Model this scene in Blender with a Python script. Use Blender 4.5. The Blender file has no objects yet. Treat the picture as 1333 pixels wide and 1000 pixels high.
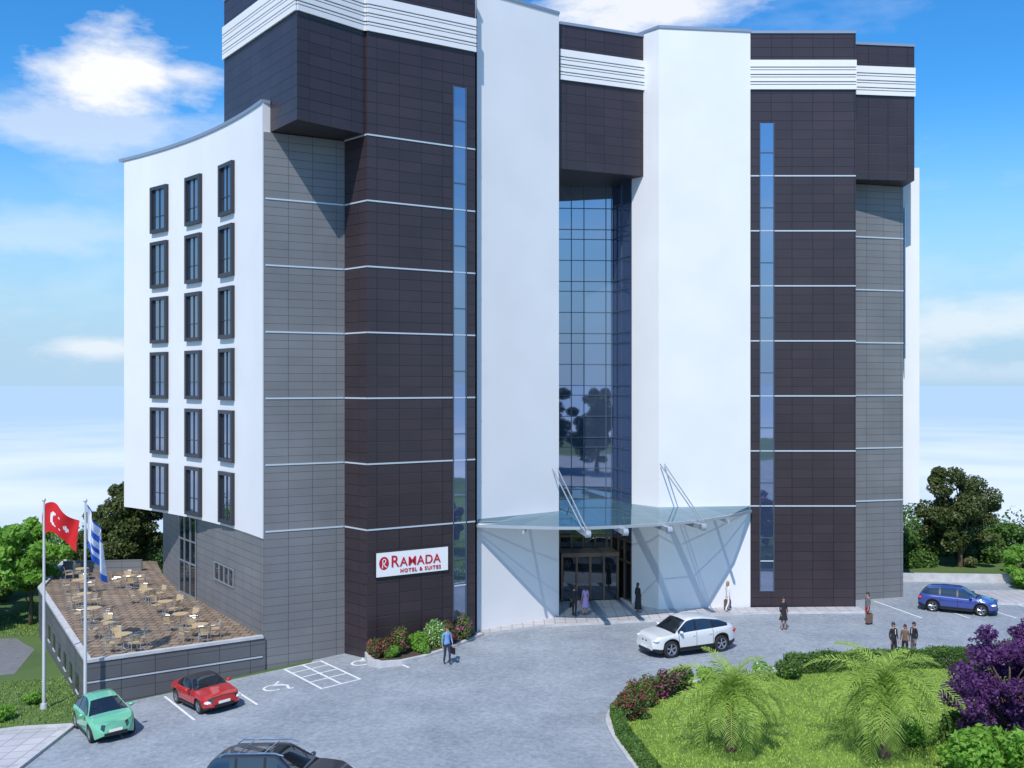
import bpy, math, random, bmesh
import numpy as np
from mathutils import Vector, Matrix
random.seed(7); rng=np.random.default_rng(7)
scene=bpy.context.scene
COL=scene.collection
F=3.28; ZL=[6.13+F*k for k in range(7)]

# ------------------------------------------------------------------ materials
def nodes_of(m):
    m.use_nodes=True; return m.node_tree.nodes, m.node_tree.links
def mat(name,col,rough=.6,metal=0.,var=0.,scale=3.,bump=0.,bscale=20.,island=0.,coat=0.,spec=.5,col2=None,trans=0.):
    m=bpy.data.materials.new(name); n,l=nodes_of(m); b=n['Principled BSDF']
    b.inputs['Base Color'].default_value=(*col,1); b.inputs['Roughness'].default_value=rough
    b.inputs['Metallic'].default_value=metal; b.inputs['Coat Weight'].default_value=coat
    b.inputs['Specular IOR Level'].default_value=spec
    tc=n.new('ShaderNodeTexCoord')
    if var>0 or island>0:
        c2=col2 if col2 else tuple(max(0,c*(1-var)) for c in col)
        c1=col if col2 else tuple(min(1,c*(1+var)) for c in col)
        mix=n.new('ShaderNodeMix'); mix.data_type='RGBA'
        mix.inputs[6].default_value=(*c1,1); mix.inputs[7].default_value=(*c2,1)
        nz=n.new('ShaderNodeTexNoise'); nz.inputs['Scale'].default_value=scale; nz.inputs['Detail'].default_value=4
        l.new(tc.outputs['Object'],nz.inputs['Vector'])
        mr=n.new('ShaderNodeMapRange'); mr.inputs[1].default_value=.3; mr.inputs[2].default_value=.7
        l.new(nz.outputs[0],mr.inputs[0])
        if island>0:
            g=n.new('ShaderNodeNewGeometry'); ad=n.new('ShaderNodeMix'); ad.data_type='FLOAT'
            ad.inputs[0].default_value=island
            l.new(mr.outputs[0],ad.inputs[2]); l.new(g.outputs['Random Per Island'],ad.inputs[3])
            l.new(ad.outputs[0],mix.inputs[0])
        else: l.new(mr.outputs[0],mix.inputs[0])
        l.new(mix.outputs[2],b.inputs['Base Color'])
    if bump>0:
        nb=n.new('ShaderNodeTexNoise'); nb.inputs['Scale'].default_value=bscale; nb.inputs['Detail'].default_value=4
        l.new(tc.outputs['Object'],nb.inputs['Vector'])
        bp=n.new('ShaderNodeBump'); bp.inputs['Strength'].default_value=bump; bp.inputs['Distance'].default_value=.05
        l.new(nb.outputs[0],bp.inputs['Height']); l.new(bp.outputs[0],b.inputs['Normal'])
    if trans>0:
        out=n['Material Output']; t=n.new('ShaderNodeBsdfTranslucent'); t.inputs[0].default_value=(*[min(1,c*1.6) for c in col],1)
        mx=n.new('ShaderNodeMixShader'); mx.inputs[0].default_value=trans
        l.new(b.outputs[0],mx.inputs[1]); l.new(t.outputs[0],mx.inputs[2]); l.new(mx.outputs[0],out.inputs[0])
    return m
def panel(name,c1,c2,mort,w,h,ms=.014,rough=.35,offset=0.,spec=.5,bumpd=.01):
    m=bpy.data.materials.new(name); n,l=nodes_of(m); b=n['Principled BSDF']
    uv=n.new('ShaderNodeTexCoord'); br=n.new('ShaderNodeTexBrick')
    br.offset=offset; br.inputs['Scale'].default_value=1
    br.inputs['Color1'].default_value=(*c1,1); br.inputs['Color2'].default_value=(*c2,1); br.inputs['Mortar'].default_value=(*mort,1)
    br.inputs['Mortar Size'].default_value=ms; br.inputs['Mortar Smooth'].default_value=0
    br.inputs['Brick Width'].default_value=w; br.inputs['Row Height'].default_value=h
    l.new(uv.outputs['UV'],br.inputs['Vector'])
    nz=n.new('ShaderNodeTexNoise'); nz.inputs['Scale'].default_value=.35; nz.inputs['Detail'].default_value=8
    l.new(uv.outputs['Object'],nz.inputs['Vector'])
    mr=n.new('ShaderNodeMapRange'); mr.inputs[1].default_value=.3; mr.inputs[2].default_value=.7; mr.inputs[3].default_value=.87; mr.inputs[4].default_value=1.13
    l.new(nz.outputs[0],mr.inputs[0])
    mx=n.new('ShaderNodeVectorMath'); mx.operation='SCALE'
    l.new(br.outputs[0],mx.inputs[0]); l.new(mr.outputs[0],mx.inputs['Scale']); l.new(mx.outputs[0],b.inputs['Base Color'])
    b.inputs['Roughness'].default_value=rough; b.inputs['Specular IOR Level'].default_value=spec
    bp=n.new('ShaderNodeBump'); bp.invert=True; bp.inputs['Distance'].default_value=bumpd; bp.inputs['Strength'].default_value=.6
    l.new(br.outputs['Fac'],bp.inputs['Height']); l.new(bp.outputs[0],b.inputs['Normal'])
    return m
def glassmat(name,dcol,gcol,fac=.5,rough=.02):
    m=bpy.data.materials.new(name); n,l=nodes_of(m); n.remove(n['Principled BSDF'])
    d=n.new('ShaderNodeBsdfDiffuse'); d.inputs[0].default_value=(*dcol,1)
    g=n.new('ShaderNodeBsdfGlossy'); g.inputs[0].default_value=(*gcol,1); g.inputs['Roughness'].default_value=rough
    nz=n.new('ShaderNodeTexNoise'); nz.inputs['Scale'].default_value=.5
    tc=n.new('ShaderNodeTexCoord'); l.new(tc.outputs['Object'],nz.inputs[0])
    bp=n.new('ShaderNodeBump'); bp.inputs['Strength'].default_value=.05; bp.inputs['Distance'].default_value=.05
    l.new(nz.outputs[0],bp.inputs['Height']); l.new(bp.outputs[0],g.inputs['Normal'])
    fr=n.new('ShaderNodeFresnel'); fr.inputs[0].default_value=1.5
    ad=n.new('ShaderNodeMath'); ad.operation='ADD'; ad.use_clamp=True; ad.inputs[1].default_value=fac
    l.new(fr.outputs[0],ad.inputs[0])
    mx=n.new('ShaderNodeMixShader'); l.new(ad.outputs[0],mx.inputs[0]); l.new(d.outputs[0],mx.inputs[1]); l.new(g.outputs[0],mx.inputs[2])
    l.new(mx.outputs[0],n['Material Output'].inputs[0]); return m

M={}
M['white']=mat('white_render',(.70,.70,.715),.55,var=.03,scale=.35,bump=.05,bscale=60)
M['dark']=panel('dark_cladding',(.040,.028,.034),(.032,.023,.028),(.007,.005,.006),1.24,F/6,.016,.35)
M['grey']=panel('grey_cladding',(.165,.168,.178),(.150,.153,.163),(.065,.067,.072),1.24,F/8,.013,.5,0.)
M['grey2']=panel('grey_plinth',(.115,.118,.127),(.10,.102,.11),(.04,.04,.045),1.5,F/6,.016,.5,0.)
M['line']=mat('light_trim',(.50,.56,.62),.4,metal=.2)
M['coping']=mat('coping_metal',(.33,.36,.42),.35,metal=.5)
M['slatback']=mat('slat_recess',(.10,.14,.16),.6)
M['glass']=glassmat('curtain_glass',(.045,.07,.13),(.66,.74,.92),.42)
M['glassw']=glassmat('bedroom_glass',(.03,.045,.07),(.75,.82,.95),.30)
M['glassd']=glassmat('window_glass',(.016,.019,.024),(.6,.68,.78),.12)
M['frame']=mat('dark_frame',(.04,.04,.047),.4,metal=.3)
M['mull']=mat('mullion',(.08,.11,.16),.4,metal=.4)
M['bronze']=mat('bronze_frame',(.18,.125,.09),.4,metal=.5)
M['steel']=mat('steel',(.45,.5,.55),.3,metal=.7)
M['roof']=mat('roof_gravel',(.3,.3,.3),.9,var=.2,scale=5)
M['soffit']=mat('soffit',(.03,.025,.03),.5)

# ------------------------------------------------------------------ mesh builder
class MB:
    def __init__(s): s.v=[];s.f=[];s.m=[];s.uv=[];s.mats=[]
    def mi(s,k):
        k=M[k] if isinstance(k,str) else k
        if k not in s.mats: s.mats.append(k)
        return s.mats.index(k)
    def face(s,pts,k,uv=None):
        i=len(s.v); s.v+= [tuple(p) for p in pts]; s.f.append(tuple(range(i,i+len(pts)))); s.m.append(s.mi(k)); s.uv.append(uv or [(0,0)]*len(pts))
    def add(s,vs,fs,k):
        i=len(s.v); s.v+=[tuple(p) for p in vs]; mi=s.mi(k)
        for f in fs: s.f.append(tuple(i+a for a in f)); s.m.append(mi); s.uv.append([(0,0)]*len(f))
    def prism(s,pts,z0,z1,k,top='roof',bot='soffit'):
        a=sum(pts[i][0]*pts[(i+1)%len(pts)][1]-pts[(i+1)%len(pts)][0]*pts[i][1] for i in range(len(pts)))
        if a<0: pts=pts[::-1]
        u=0; n=len(pts)
        for i in range(n):
            p=pts[i];q=pts[(i+1)%n]; d=math.dist(p,q)
            o=-6.13+F*6
            s.face([(p[0],p[1],z0),(q[0],q[1],z0),(q[0],q[1],z1),(p[0],p[1],z1)],k,[(u,z0+o),(u+d,z0+o),(u+d,z1+o),(u,z1+o)]); u+=d
        if top: s.face([(p[0],p[1],z1) for p in pts],top,[(p[0],p[1]) for p in pts])
        if bot: s.face([(p[0],p[1],z0) for p in pts[::-1]],bot,[(p[0],p[1]) for p in pts[::-1]])
    def box(s,c,size,k,rz=0):
        x,y,z=[a/2 for a in size]; vs=[]
        for dz in(-z,z):
            for dx,dy in((-x,-y),(x,-y),(x,y),(-x,y)):
                v=Vector((dx,dy,dz)); v=Matrix.Rotation(rz,3,'Z')@v
                vs.append(v+Vector(c))
        s.add(vs,[(3,2,1,0),(4,5,6,7),(0,1,5,4),(1,2,6,5),(2,3,7,6),(3,0,4,7)],k)
    def wb(s,p,q,a,b,z0,z1,o0,o1,k):
        d=Vector((q[0]-p[0],q[1]-p[1])); L=d.length; d/=L; n=Vector((d.y,-d.x))
        P=Vector(p)
        if b is None: b=L
        c=[P+d*a+n*o1,P+d*b+n*o1,P+d*b+n*o0,P+d*a+n*o0]
        s.prism([(v.x,v.y) for v in c],z0,z1,k,top=k,bot=k)
    def tube(s,pts,rad,k,n=8,cap=True):
        pts=[Vector(p) for p in pts]; 
        if not hasattr(rad,'__len__'): rad=[rad]*len(pts)
        vs=[];fs=[]
        for i,p in enumerate(pts):
            t=(pts[min(i+1,len(pts)-1)]-pts[max(i-1,0)]).normalized()
            a=t.cross(Vector((0,0,1)) if abs(t.z)<.9 else Vector((1,0,0))).normalized(); b=t.cross(a)
            for j in range(n):
                an=2*math.pi*j/n; vs.append(p+(a*math.cos(an)+b*math.sin(an))*rad[i])
        for i in range(len(pts)-1):
            for j in range(n):
                j2=(j+1)%n; fs.append((i*n+j2,i*n+j,(i+1)*n+j,(i+1)*n+j2))
        if cap: fs.append(tuple(range(n))); fs.append(tuple((len(pts)-1)*n+j for j in reversed(range(n))))
        s.add(vs,fs,k)
    def ell(s,c,r,k,nu=12,nv=8,rz=0,v0=-90,v1=90):
        vs=[];fs=[]; R=Matrix.Rotation(rz,3,'Z')
        for i in range(nv+1):
            ph=math.radians(v0+(v1-v0)*i/nv)
            for j in range(nu):
                th=2*math.pi*j/nu
                vs.append(R@Vector((r[0]*math.cos(ph)*math.cos(th),r[1]*math.cos(ph)*math.sin(th),r[2]*math.sin(ph)))+Vector(c))
        for i in range(nv):
            for j in range(nu):
                j2=(j+1)%nu; fs.append((i*nu+j,i*nu+j2,(i+1)*nu+j2,(i+1)*nu+j))
        s.add(vs,fs,k)
    def lathe(s,prof,k,c=(0,0,0),n=24):
        vs=[];fs=[]
        for r,y in prof:
            for j in range(n):
                a=2*math.pi*j/n; vs.append((c[0]+r*math.cos(a),c[1]+y,c[2]+r*math.sin(a)))
        for i in range(len(prof)-1):
            for j in range(n):
                j2=(j+1)%n; fs.append((i*n+j,i*n+j2,(i+1)*n+j2,(i+1)*n+j))
        s.add(vs,fs,k)
    def mesh(s,name,smooth=False):
        me=bpy.data.meshes.new(name); me.from_pydata(s.v,[],s.f)
        for m in s.mats: me.materials.append(m)
        me.polygons.foreach_set('material_index',s.m)
        ul=me.uv_layers.new(name='UVMap'); fl=[c for u in s.uv for p in u for c in p]; ul.data.foreach_set('uv',fl)
        if smooth:
            me.polygons.foreach_set('use_smooth',[True]*len(s.f))
        me.update(); return me
    def obj(s,name,parent=None,smooth=False,loc=(0,0,0),weld=False,ang=35):
        me=s.mesh(name,smooth)
        if weld:
            bm=bmesh.new(); bm.from_mesh(me); bmesh.ops.remove_doubles(bm,verts=bm.verts,dist=.0005); bmesh.ops.recalc_face_normals(bm,faces=bm.faces); bm.to_mesh(me); bm.free()
        if smooth:
            try: me.set_sharp_from_angle(angle=math.radians(ang))
            except Exception: pass
        o=bpy.data.objects.new(name,me); COL.objects.link(o); o.location=loc
        if parent: o.parent=parent
        return o
def empty(name,loc=(0,0,0)):
    o=bpy.data.objects.new(name,None); o.empty_display_size=.5; COL.objects.link(o); o.location=loc; return o

# ------------------------------------------------------------------ terrain
def gz(x,y):
    z=-.08*max(0,min(25,-4-x))
    d=max(0,y-86)+max(0,-75-x)+max(0,x-80)+max(0,-130-y)
    return z-min(48,.45*d)
M['grass']=mat('grass_ground',(.17,.27,.045),.9,var=.35,scale=.9,bump=.5,bscale=30,col2=(.09,.16,.025))
M['terrain']=mat('rough_grass',(.10,.16,.035),.95,scale=.15,var=.3,bump=.6,bscale=4,col2=(.055,.10,.025))
xs=[-420,-300,-200,-182,-150,-120,-95,-75,-60,-45,-29,-20,-12,-4,10,25,40,60,80,100,130,160,187,250,420]
ys=[-420,-300,-237,-200,-160,-130,-80,-40,0,30,60,86,100,120,150,193,260,420]
mb=MB(); vs=[(x,y,gz(x,y)) for y in ys for x in xs]; W=len(xs)
mb.add(vs,[(j*W+i,j*W+i+1,(j+1)*W+i+1,(j+1)*W+i) for j in range(len(ys)-1) for i in range(W-1)],'terrain')
mb.obj('ground')
# added plane to the horizon; haze painted into its colour by distance
m=bpy.data.materials.new('painted_haze'); n,l=nodes_of(m); b=n['Principled BSDF']
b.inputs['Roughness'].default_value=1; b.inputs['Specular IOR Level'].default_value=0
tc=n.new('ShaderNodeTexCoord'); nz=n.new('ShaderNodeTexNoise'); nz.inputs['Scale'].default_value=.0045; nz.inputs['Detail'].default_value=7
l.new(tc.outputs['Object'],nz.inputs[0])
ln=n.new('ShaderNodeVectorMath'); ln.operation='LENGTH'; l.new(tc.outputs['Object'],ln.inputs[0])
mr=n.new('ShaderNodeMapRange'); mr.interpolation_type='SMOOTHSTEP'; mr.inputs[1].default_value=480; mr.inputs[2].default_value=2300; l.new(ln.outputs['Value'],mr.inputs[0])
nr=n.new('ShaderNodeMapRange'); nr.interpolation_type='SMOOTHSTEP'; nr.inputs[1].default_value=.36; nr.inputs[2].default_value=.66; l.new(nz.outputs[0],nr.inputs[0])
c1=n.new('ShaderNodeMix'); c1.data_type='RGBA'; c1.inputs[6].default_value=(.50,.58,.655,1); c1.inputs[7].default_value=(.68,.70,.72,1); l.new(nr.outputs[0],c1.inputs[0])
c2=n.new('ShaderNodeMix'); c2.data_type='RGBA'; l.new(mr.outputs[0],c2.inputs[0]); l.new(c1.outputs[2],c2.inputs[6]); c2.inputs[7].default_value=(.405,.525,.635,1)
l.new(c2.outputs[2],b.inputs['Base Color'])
M['hazepaint']=m
mb=MB(); mb.face([(-30000,-30000,-46),(30000,-30000,-46),(30000,30000,-46),(-30000,30000,-46)],'hazepaint'); mb.obj('painted_haze_plane')

def sheet(name,pts,off,k,h=None,parent=None):
    bm=bmesh.new(); f=bm.faces.new([bm.verts.new((p[0],p[1],0)) for p in pts])
    bmesh.ops.triangulate(bm,faces=[f])
    for X in(-29,-20,-12,-4):
        g=bm.verts[:]+bm.edges[:]+bm.faces[:]
        bmesh.ops.bisect_plane(bm,geom=g,plane_co=(X,0,0),plane_no=(1,0,0))
    for v in bm.verts: v.co.z=gz(v.co.x,v.co.y)+off
    bmesh.ops.recalc_face_normals(bm,faces=bm.faces)
    for f in bm.faces:
        if f.normal.z<0: f.normal_flip()
    me=bpy.data.meshes.new(name); bm.to_mesh(me); bm.free(); me.materials.append(M[k])
    o=bpy.data.objects.new(name,me); COL.objects.link(o)
    if parent:o.parent=parent
    return o
def paving():
    m=bpy.data.materials.new('forecourt_paving'); n,l=nodes_of(m); b=n['Principled BSDF']; b.inputs['Roughness'].default_value=.7
    tc=n.new('ShaderNodeTexCoord')
    def nz(s,d=8,r=.6):
        a=n.new('ShaderNodeTexNoise'); a.inputs['Scale'].default_value=s; a.inputs['Detail'].default_value=d; a.inputs['Roughness'].default_value=r; l.new(tc.outputs['Object'],a.inputs[0]); return a.outputs[0]
    a=nz(.3,5);c=nz(4.5,8,.8); v=n.new('ShaderNodeTexVoronoi'); v.inputs['Scale'].default_value=6.5; l.new(tc.outputs['Object'],v.inputs['Vector'])
    sp=n.new('ShaderNodeSeparateColor'); l.new(v.outputs['Color'],sp.inputs[0])
    def add(p,q,f):
        k=n.new('ShaderNodeMath'); k.operation='MULTIPLY_ADD'; l.new(p,k.inputs[0]); k.inputs[1].default_value=f; 
        if q is None: k.inputs[2].default_value=0
        else: l.new(q,k.inputs[2])
        return k.outputs[0]
    s=add(a,None,.34); s=add(c,s,.5); s=add(sp.outputs[0],s,.09)
    r=n.new('ShaderNodeValToRGB'); r.color_ramp.elements[0].position=.33; r.color_ramp.elements[1].position=.60; l.new(s,r.inputs[0])
    r.color_ramp.elements[0].color=(.165,.19,.225,1); r.color_ramp.elements[1].color=(.36,.395,.435,1)
    l.new(r.outputs[0],b.inputs['Base Color'])
    bp=n.new('ShaderNodeBump'); bp.inputs['Strength'].default_value=.3; bp.inputs['Distance'].default_value=.02; l.new(c,bp.inputs['Height']); l.new(bp.outputs[0],b.inputs['Normal'])
    return m
M['pave']=paving()
M['paint']=mat('road_paint',(.72,.74,.75),.6,var=.14,scale=6)
M['kerb']=mat('kerb_concrete',(.46,.46,.47),.8,var=.14,scale=2,bump=.2)
M['tilepave']=panel('light_tile_paving',(.50,.48,.49),(.42,.41,.42),(.25,.24,.25),.6,.6,.02,.6)
M['asphalt']=mat('asphalt',(.16,.16,.17),.85,var=.15,scale=3)
sheet('forecourt_pavement',[(-18.6,-60),(60,-60),(60,70),(-10,70),(-10,51),(-18.6,46)],.004,'pave')
sheet('side_road',[(-75,50),(-26,53.5),(-27.5,59),(-30,62),(-75,60)],.006,'asphalt')
M['walktile']=panel('walk_tiles',(.52,.50,.52),(.44,.43,.45),(.3,.3,.31),.8,.8,.03,.7)
def uvsheet(name,pts,off,k):
    o=sheet(name,pts,off,k); me=o.data; ul=me.uv_layers.new(name='UVMap')
    for lp in me.loops: v=me.vertices[lp.vertex_index].co; ul.data[lp.index].uv=(v.x,v.y)
    return o
uvsheet('footpath',[(-45,30),(-18.65,30),(-18.65,43.4),(-21,43.6),(-26,42.6),(-45,38)],.012,'walktile')
mb=MB()
for a,b_ in(((-18.62,30),(-18.62,43.5)),((-18.7,43.55),(-21,43.75)),((-21,43.75),(-26,42.75))):
    d=(Vector(b_)-Vector(a)).normalized(); q=Vector((d.y,-d.x))*.09
    P=[Vector(a)+q,Vector(b_)+q,Vector(b_)-q,Vector(a)-q]
    mb.face([(p.x,p.y,gz(p.x,p.y)+.13) for p in P[::-1]],'kerb')
    for i in range(4):
        p,r=P[i],P[(i+1)%4]; mb.face([(p.x,p.y,gz(p.x,p.y)-.1),(r.x,r.y,gz(r.x,r.y)-.1),(r.x,r.y,gz(r.x,r.y)+.13),(p.x,p.y,gz(p.x,p.y)+.13)],'kerb')
mb.obj('footpath_kerb')

# markings
u=Vector((.836,.549)); nn=Vector((.549,-.836)); W0=Vector((-19,45.7))
marks=[]
def bp_(t,nv): p=W0+u*t+nn*nv; return (p.x,p.y)
def mark(t0,n0,t1,n1,w=.11):
    a=Vector(bp_(t0,n0)); b_=Vector(bp_(t1,n1)); d=(b_-a).normalized(); q=Vector((d.y,-d.x))*w/2
    marks.append([tuple(a+q),tuple(b_+q),tuple(b_-q),tuple(a-q)])
for t in(.4,3.28,6.0,9.0,10.9,13.4): mark(t,.55,t,5.3)
mark(9.06,.6,10.84,.6);mark(9.06,5.24,10.84,5.24)
for k in(1.6,2.7,3.8): mark(9.06,k,10.84,k)
mark(9.95,.66,9.95,5.18)
def wheelchair(t,nv):
    c=Vector(bp_(t,nv))
    for i in range(16):
        a0=2*math.pi*i/20+.4;a1=a0+2*math.pi/20
        marks.append([(c.x+r*math.cos(a),c.y+r*math.sin(a)) for r,a in((.42,a0),(.42,a1),(.54,a1),(.54,a0))])
    for (x0,y0,x1,y1) in((-.1,.25,-.02,1.0),(-.02,.3,.5,.28),(.5,.3,.75,-.35),(.73,-.35,.95,-.3)):
        a=c+Vector((x0,y0)); b_=c+Vector((x1,y1)); d=(b_-a).normalized(); q=Vector((d.y,-d.x))*.06
        marks.append([tuple(a+q),tuple(b_+q),tuple(b_-q),tuple(a-q)])
wheelchair(7.5,3.3);wheelchair(12.2,2.6)
for x in(22.3,25.0,27.7,30.4,33.1): marks.append([(x,63.2),(x+1.1,58.6),(x+1.22,58.6),(x+.12,63.2)])
pm=empty('parking_markings')
for i,mk in enumerate(marks):
    a=sum(mk[j][0]*mk[(j+1)%4][1]-mk[(j+1)%4][0]*mk[j][1] for j in range(4))
    sheet('marking_%d'%i,mk if a>0 else mk[::-1],.009+.0008*(i%3),'paint',parent=pm)

# ------------------------------------------------------------------ hotel
hotel=empty('hotel_building')
A=(-24,63.5);B=(-12.2,50.3);C=(-8.55,52.3);T1=(-7.2,50.9);T2=(-1.95,54.2)
P1=(-1.88,55.0);P2=(2.68,58.5);P3=(8.64,60.3);P4=(14.2,61.0);T3=(14.22,61.06);T4=(20.5,61.06)
def wing(t,off=0):
    c=(-16.9,58.0)
    f=lambda t:Vector(((1-t)**2*B[0]+2*t*(1-t)*c[0]+t*t*A[0],(1-t)**2*B[1]+2*t*(1-t)*c[1]+t*t*A[1]))
    p=f(t); d=(f(t+.01)-f(t-.01)).normalized(); n=Vector((-d.y,d.x))
    if n.y>0:n=-n
    return p+n*(off+.06),d,n
mb=MB()
mb.prism([(-8,60),(-2,62),(2.4,65.3),(6.8,65.3),(14,66),(23.5,66),(23.5,80),(-18,80),(-21.5,67)],-2,26.2,'grey')
mb.prism([(-12,57),(-5,57),(0,60.5),(7,63.5),(14,65),(23,68),(20,76),(-8,72)],26.2,33.4,'dark')
mb.prism([B,C,(-8.5,67),(-22.7,66.6),(-20.1,61.7),(-18.1,59)],-2.5,25.8,'grey')
mb.obj('core_walls',hotel)
mb=MB(); fr=[tuple(wing(i/24)[0]) for i in range(25)]
mb.prism(fr+[(-19.5,70.5),(-9.5,59.5),(-11.75,50.75)],5.8,27.2,'white',top='roof',bot='white')
cp=[tuple(wing(i/24,.07)[0]) for i in range(25)]; ci=[tuple(wing(i/24,-.4)[0]) for i in range(25)]
mb.prism(cp+ci[::-1],27.2,27.38,'coping',top='coping',bot='coping')
mb.wb(cp[-1],(-19.4,70.6),-0.02,None,27.2,27.38,-.4,.05,'coping')
mb.obj('white_wing',hotel)
mb=MB()
def tx(X):
    lo,hi=0,1
    for _ in range(40):
        mid=(lo+hi)/2
        if wing(mid)[0].x>X: lo=mid
        else: hi=mid
    return lo
for X in(-20.85,-17.9,-15.1):
    p,d,nv=wing(tx(X)); d=-d
    hw=.95
    a=p-d*hw; b_=p+d*hw
    a=(a.x,a.y); b_=(b_.x,b_.y)
    for k in range(6):
        z0=5.98+F*k; z1=z0+2.75; Lw=2*hw; t=.2
        mb.wb(a,b_,0,Lw,z0,z0+t,-.1,.2,'frame'); mb.wb(a,b_,0,Lw,z1-t,z1,-.1,.2,'frame')
        mb.wb(a,b_,0,t,z0+t,z1-t,-.1,.2,'frame'); mb.wb(a,b_,Lw-t,Lw,z0+t,z1-t,-.1,.2,'frame')
        mb.wb(a,b_,t,Lw-t,z0+t,z1-t,-.1,.05,'glassw')
        mb.wb(a,b_,Lw/2-.03,Lw/2+.03,z0+t,z1-t,.05,.09,'frame')
        mb.wb(a,b_,t,t+.05,z0+t,z1-t,.05,.09,'frame')
        mb.wb(a,b_,t+.05,Lw-t,z0+t+.75,z0+t+.79,.05,.085,'frame')
mb.obj('wing_windows',hotel)
mb=MB()
mb.prism([C,T1,T2,(-3.5,60.5),(-8.5,60)],-1,34.2,'dark')
mb.prism([T3,T4,(20.9,66),(14.1,66.4)],-.5,34.3,'dark')
mb.prism([(-15.6,55.5),(-10.1,48.1),(-7.0,51.35),(-5,58),(-10.2,63)],25.84,34.1,'dark')
mb.prism([(2.0,58.75),(2.75,59.05),(8.2,61.4),(9.5,65.8),(2.4,65.5)],25.82,34.15,'dark')
mb.prism([(20.45,62.1),(24.6,62.6),(25,70),(20.2,70)],25.83,34.0,'dark')
mb.obj('dark_towers',hotel)
mb=MB()
mb.prism([P1,P2,(2.2,62.5),(-2.4,60)],-.3,34.5,'white')
mb.prism([P3,P4,(14.05,66),(9,66.2),(7.25,62.0)],-.3,34.35,'white')
mb.prism([(24.85,65.6),(26.0,65.35),(26.5,82),(23.6,82)],5.8,27.2,'white',bot='white')
mb.obj('white_piers',hotel)
mb=MB()
mb.prism([(20.85,63.35),(24.6,64.4),(24.7,72),(20.8,72)],-.5,25.81,'grey')
mb.obj('grey_walls',hotel)
mb=MB()
def cope(path,z,k='coping',w=.06,h=.16):
    for i in range(len(path)-1): mb.wb(path[i],path[i+1],-.02,math.dist(path[i],path[i+1])+.02,z,z+h,-.4,w,k)
cope([C,T1],34.2);cope([T1,T2],34.2,h=.17);cope([(-15.6,55.5),(-10.1,48.1)],34.1);cope([(-10.1,48.1),(-7.3,51)],34.1,h=.17)
cope([P1,P2],34.5);cope([(2.75,59.05),(8.2,61.4)],34.15);cope([(7.3,62.0),P3],34.35);cope([P3,P4],34.35,h=.17);cope([T3,T4],34.3);cope([(20.5,62.1),(24.6,62.6)],34.0)
def trim(p,q,zs,a=0,b=None,o=.035,h=.075):
    for z in zs: mb.wb(p,q,a,b,z-h/2,z+h/2,-.02,o,'line')
trim(T1,T2,ZL,0,4.84);trim(T1,T2,ZL,5.66,6.19)
trim(C,T1,ZL,.03,1.93,.03)
trim(B,C,ZL[:-1],.08,4.1,.033)
trim(T3,T4,ZL,0,.53);trim(T3,T4,ZL,1.41,6.27)
trim((20.95,63.35),(24.6,64.4),ZL[:-1]);
def band(p,q,a=0,b=None):
    L=math.dist(p,q) if b is None else b
    mb.wb(p,q,a,L,30.95,32.7,-.02,.03,'slatback')
    z=30.95
    for h,g in((.26,.05),(.10,.07),(.22,.05),(.09,.07),(.22,.05),(.10,.07),(.4,0)):
        mb.wb(p,q,a-.02,L+.02,z,z+h,.03,.11,'white'); z+=h+g
band(C,T1,.9);band(T1,T2);band((-15.6,55.5),(-10.1,48.1));band((-10.1,48.1),(-7.2,51.14));band((2.75,59.05),(8.2,61.4),0,5.9)
band(T3,T4);band((20.5,62.1),(24.6,62.6))
mb.obj('facade_trim',hotel)
mb=MB()
def slit(p,q,a,b):
    mb.wb(p,q,a,b,1.05,28.95,-.02,.02,'glass')
    mb.wb(p,q,a-.05,a,1.0,29.0,-.02,.07,'mull');mb.wb(p,q,b,b+.05,1.0,29.0,-.02,.07,'mull')
    for k in range(-2,8):
        for f in(0,.42):
            z=6.13+F*(k+f)
            if 1.2<z<28.8: mb.wb(p,q,a,b,z-.03,z+.03,.02,.055,'line' if f==0 else 'mull')
slit(T1,T2,4.89,5.61); slit(T3,T4,.58,1.36)
G0=(2.2,64.5);G1=(6.35,64.8);G2=(7.28,62.05)
mb.wb(G0,G1,0,None,3.9,25.9,-.1,.0,'glass'); mb.wb(G1,G2,0.0,None,3.9,25.9,-.1,.0,'glass')
mb.wb(G0,G1,0,4.05,.15,3.9,-.1,-.03,'glassd'); mb.wb(G1,G2,.02,None,.15,3.9,-.1,-.03,'glassd')
def grid(p,q,cols,z0,z1,zs,k='mull'):
    L=math.dist(p,q)
    for c in cols: mb.wb(p,q,c-.025,c+.025,z0,z1,0,.05,k)
    for z in zs: mb.wb(p,q,0,L-.06,z-.022,z+.022,0,.045,k)
zs=[]; z=6.13
while z<25.6: zs+=[z,z+.62]; z+=F/1.0
zs+=[z_+1.95 for z_ in ZL[:-1]]
grid(G0,G1,[1.55,2.35,3.75,4.1],3.9,25.85,sorted(zs)); grid(G1,G2,[1.4,2.8],3.9,25.85,sorted(zs))
for c in(.8,1.55,2.3,3.05,3.8,4.1): mb.wb(G0,G1,c-.05,c+.05,.15,3.9,-.03,.06,'bronze')
for z in(.2,2.5,3.8): mb.wb(G0,G1,.02,4.1,z-.06,z+.06,-.03,.055,'bronze')
for c in(.9,1.8,2.85): mb.wb(G1,G2,c-.04,c+.04,.15,3.9,-.03,.06,'bronze')
for z in(2.5,3.8): mb.wb(G1,G2,.05,2.86,z-.06,z+.06,-.03,.055,'bronze')
mb.wb((3.0,62.4),(6.6,62.9),0,3.6,2.85,3.08,-1.9,.1,'bronze')
for c in(0,.9,1.75,2.6,3.46): mb.wb((3.0,62.4),(6.6,62.9),c,c+.12,.15,2.85,-.1,.04,'bronze')
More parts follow.
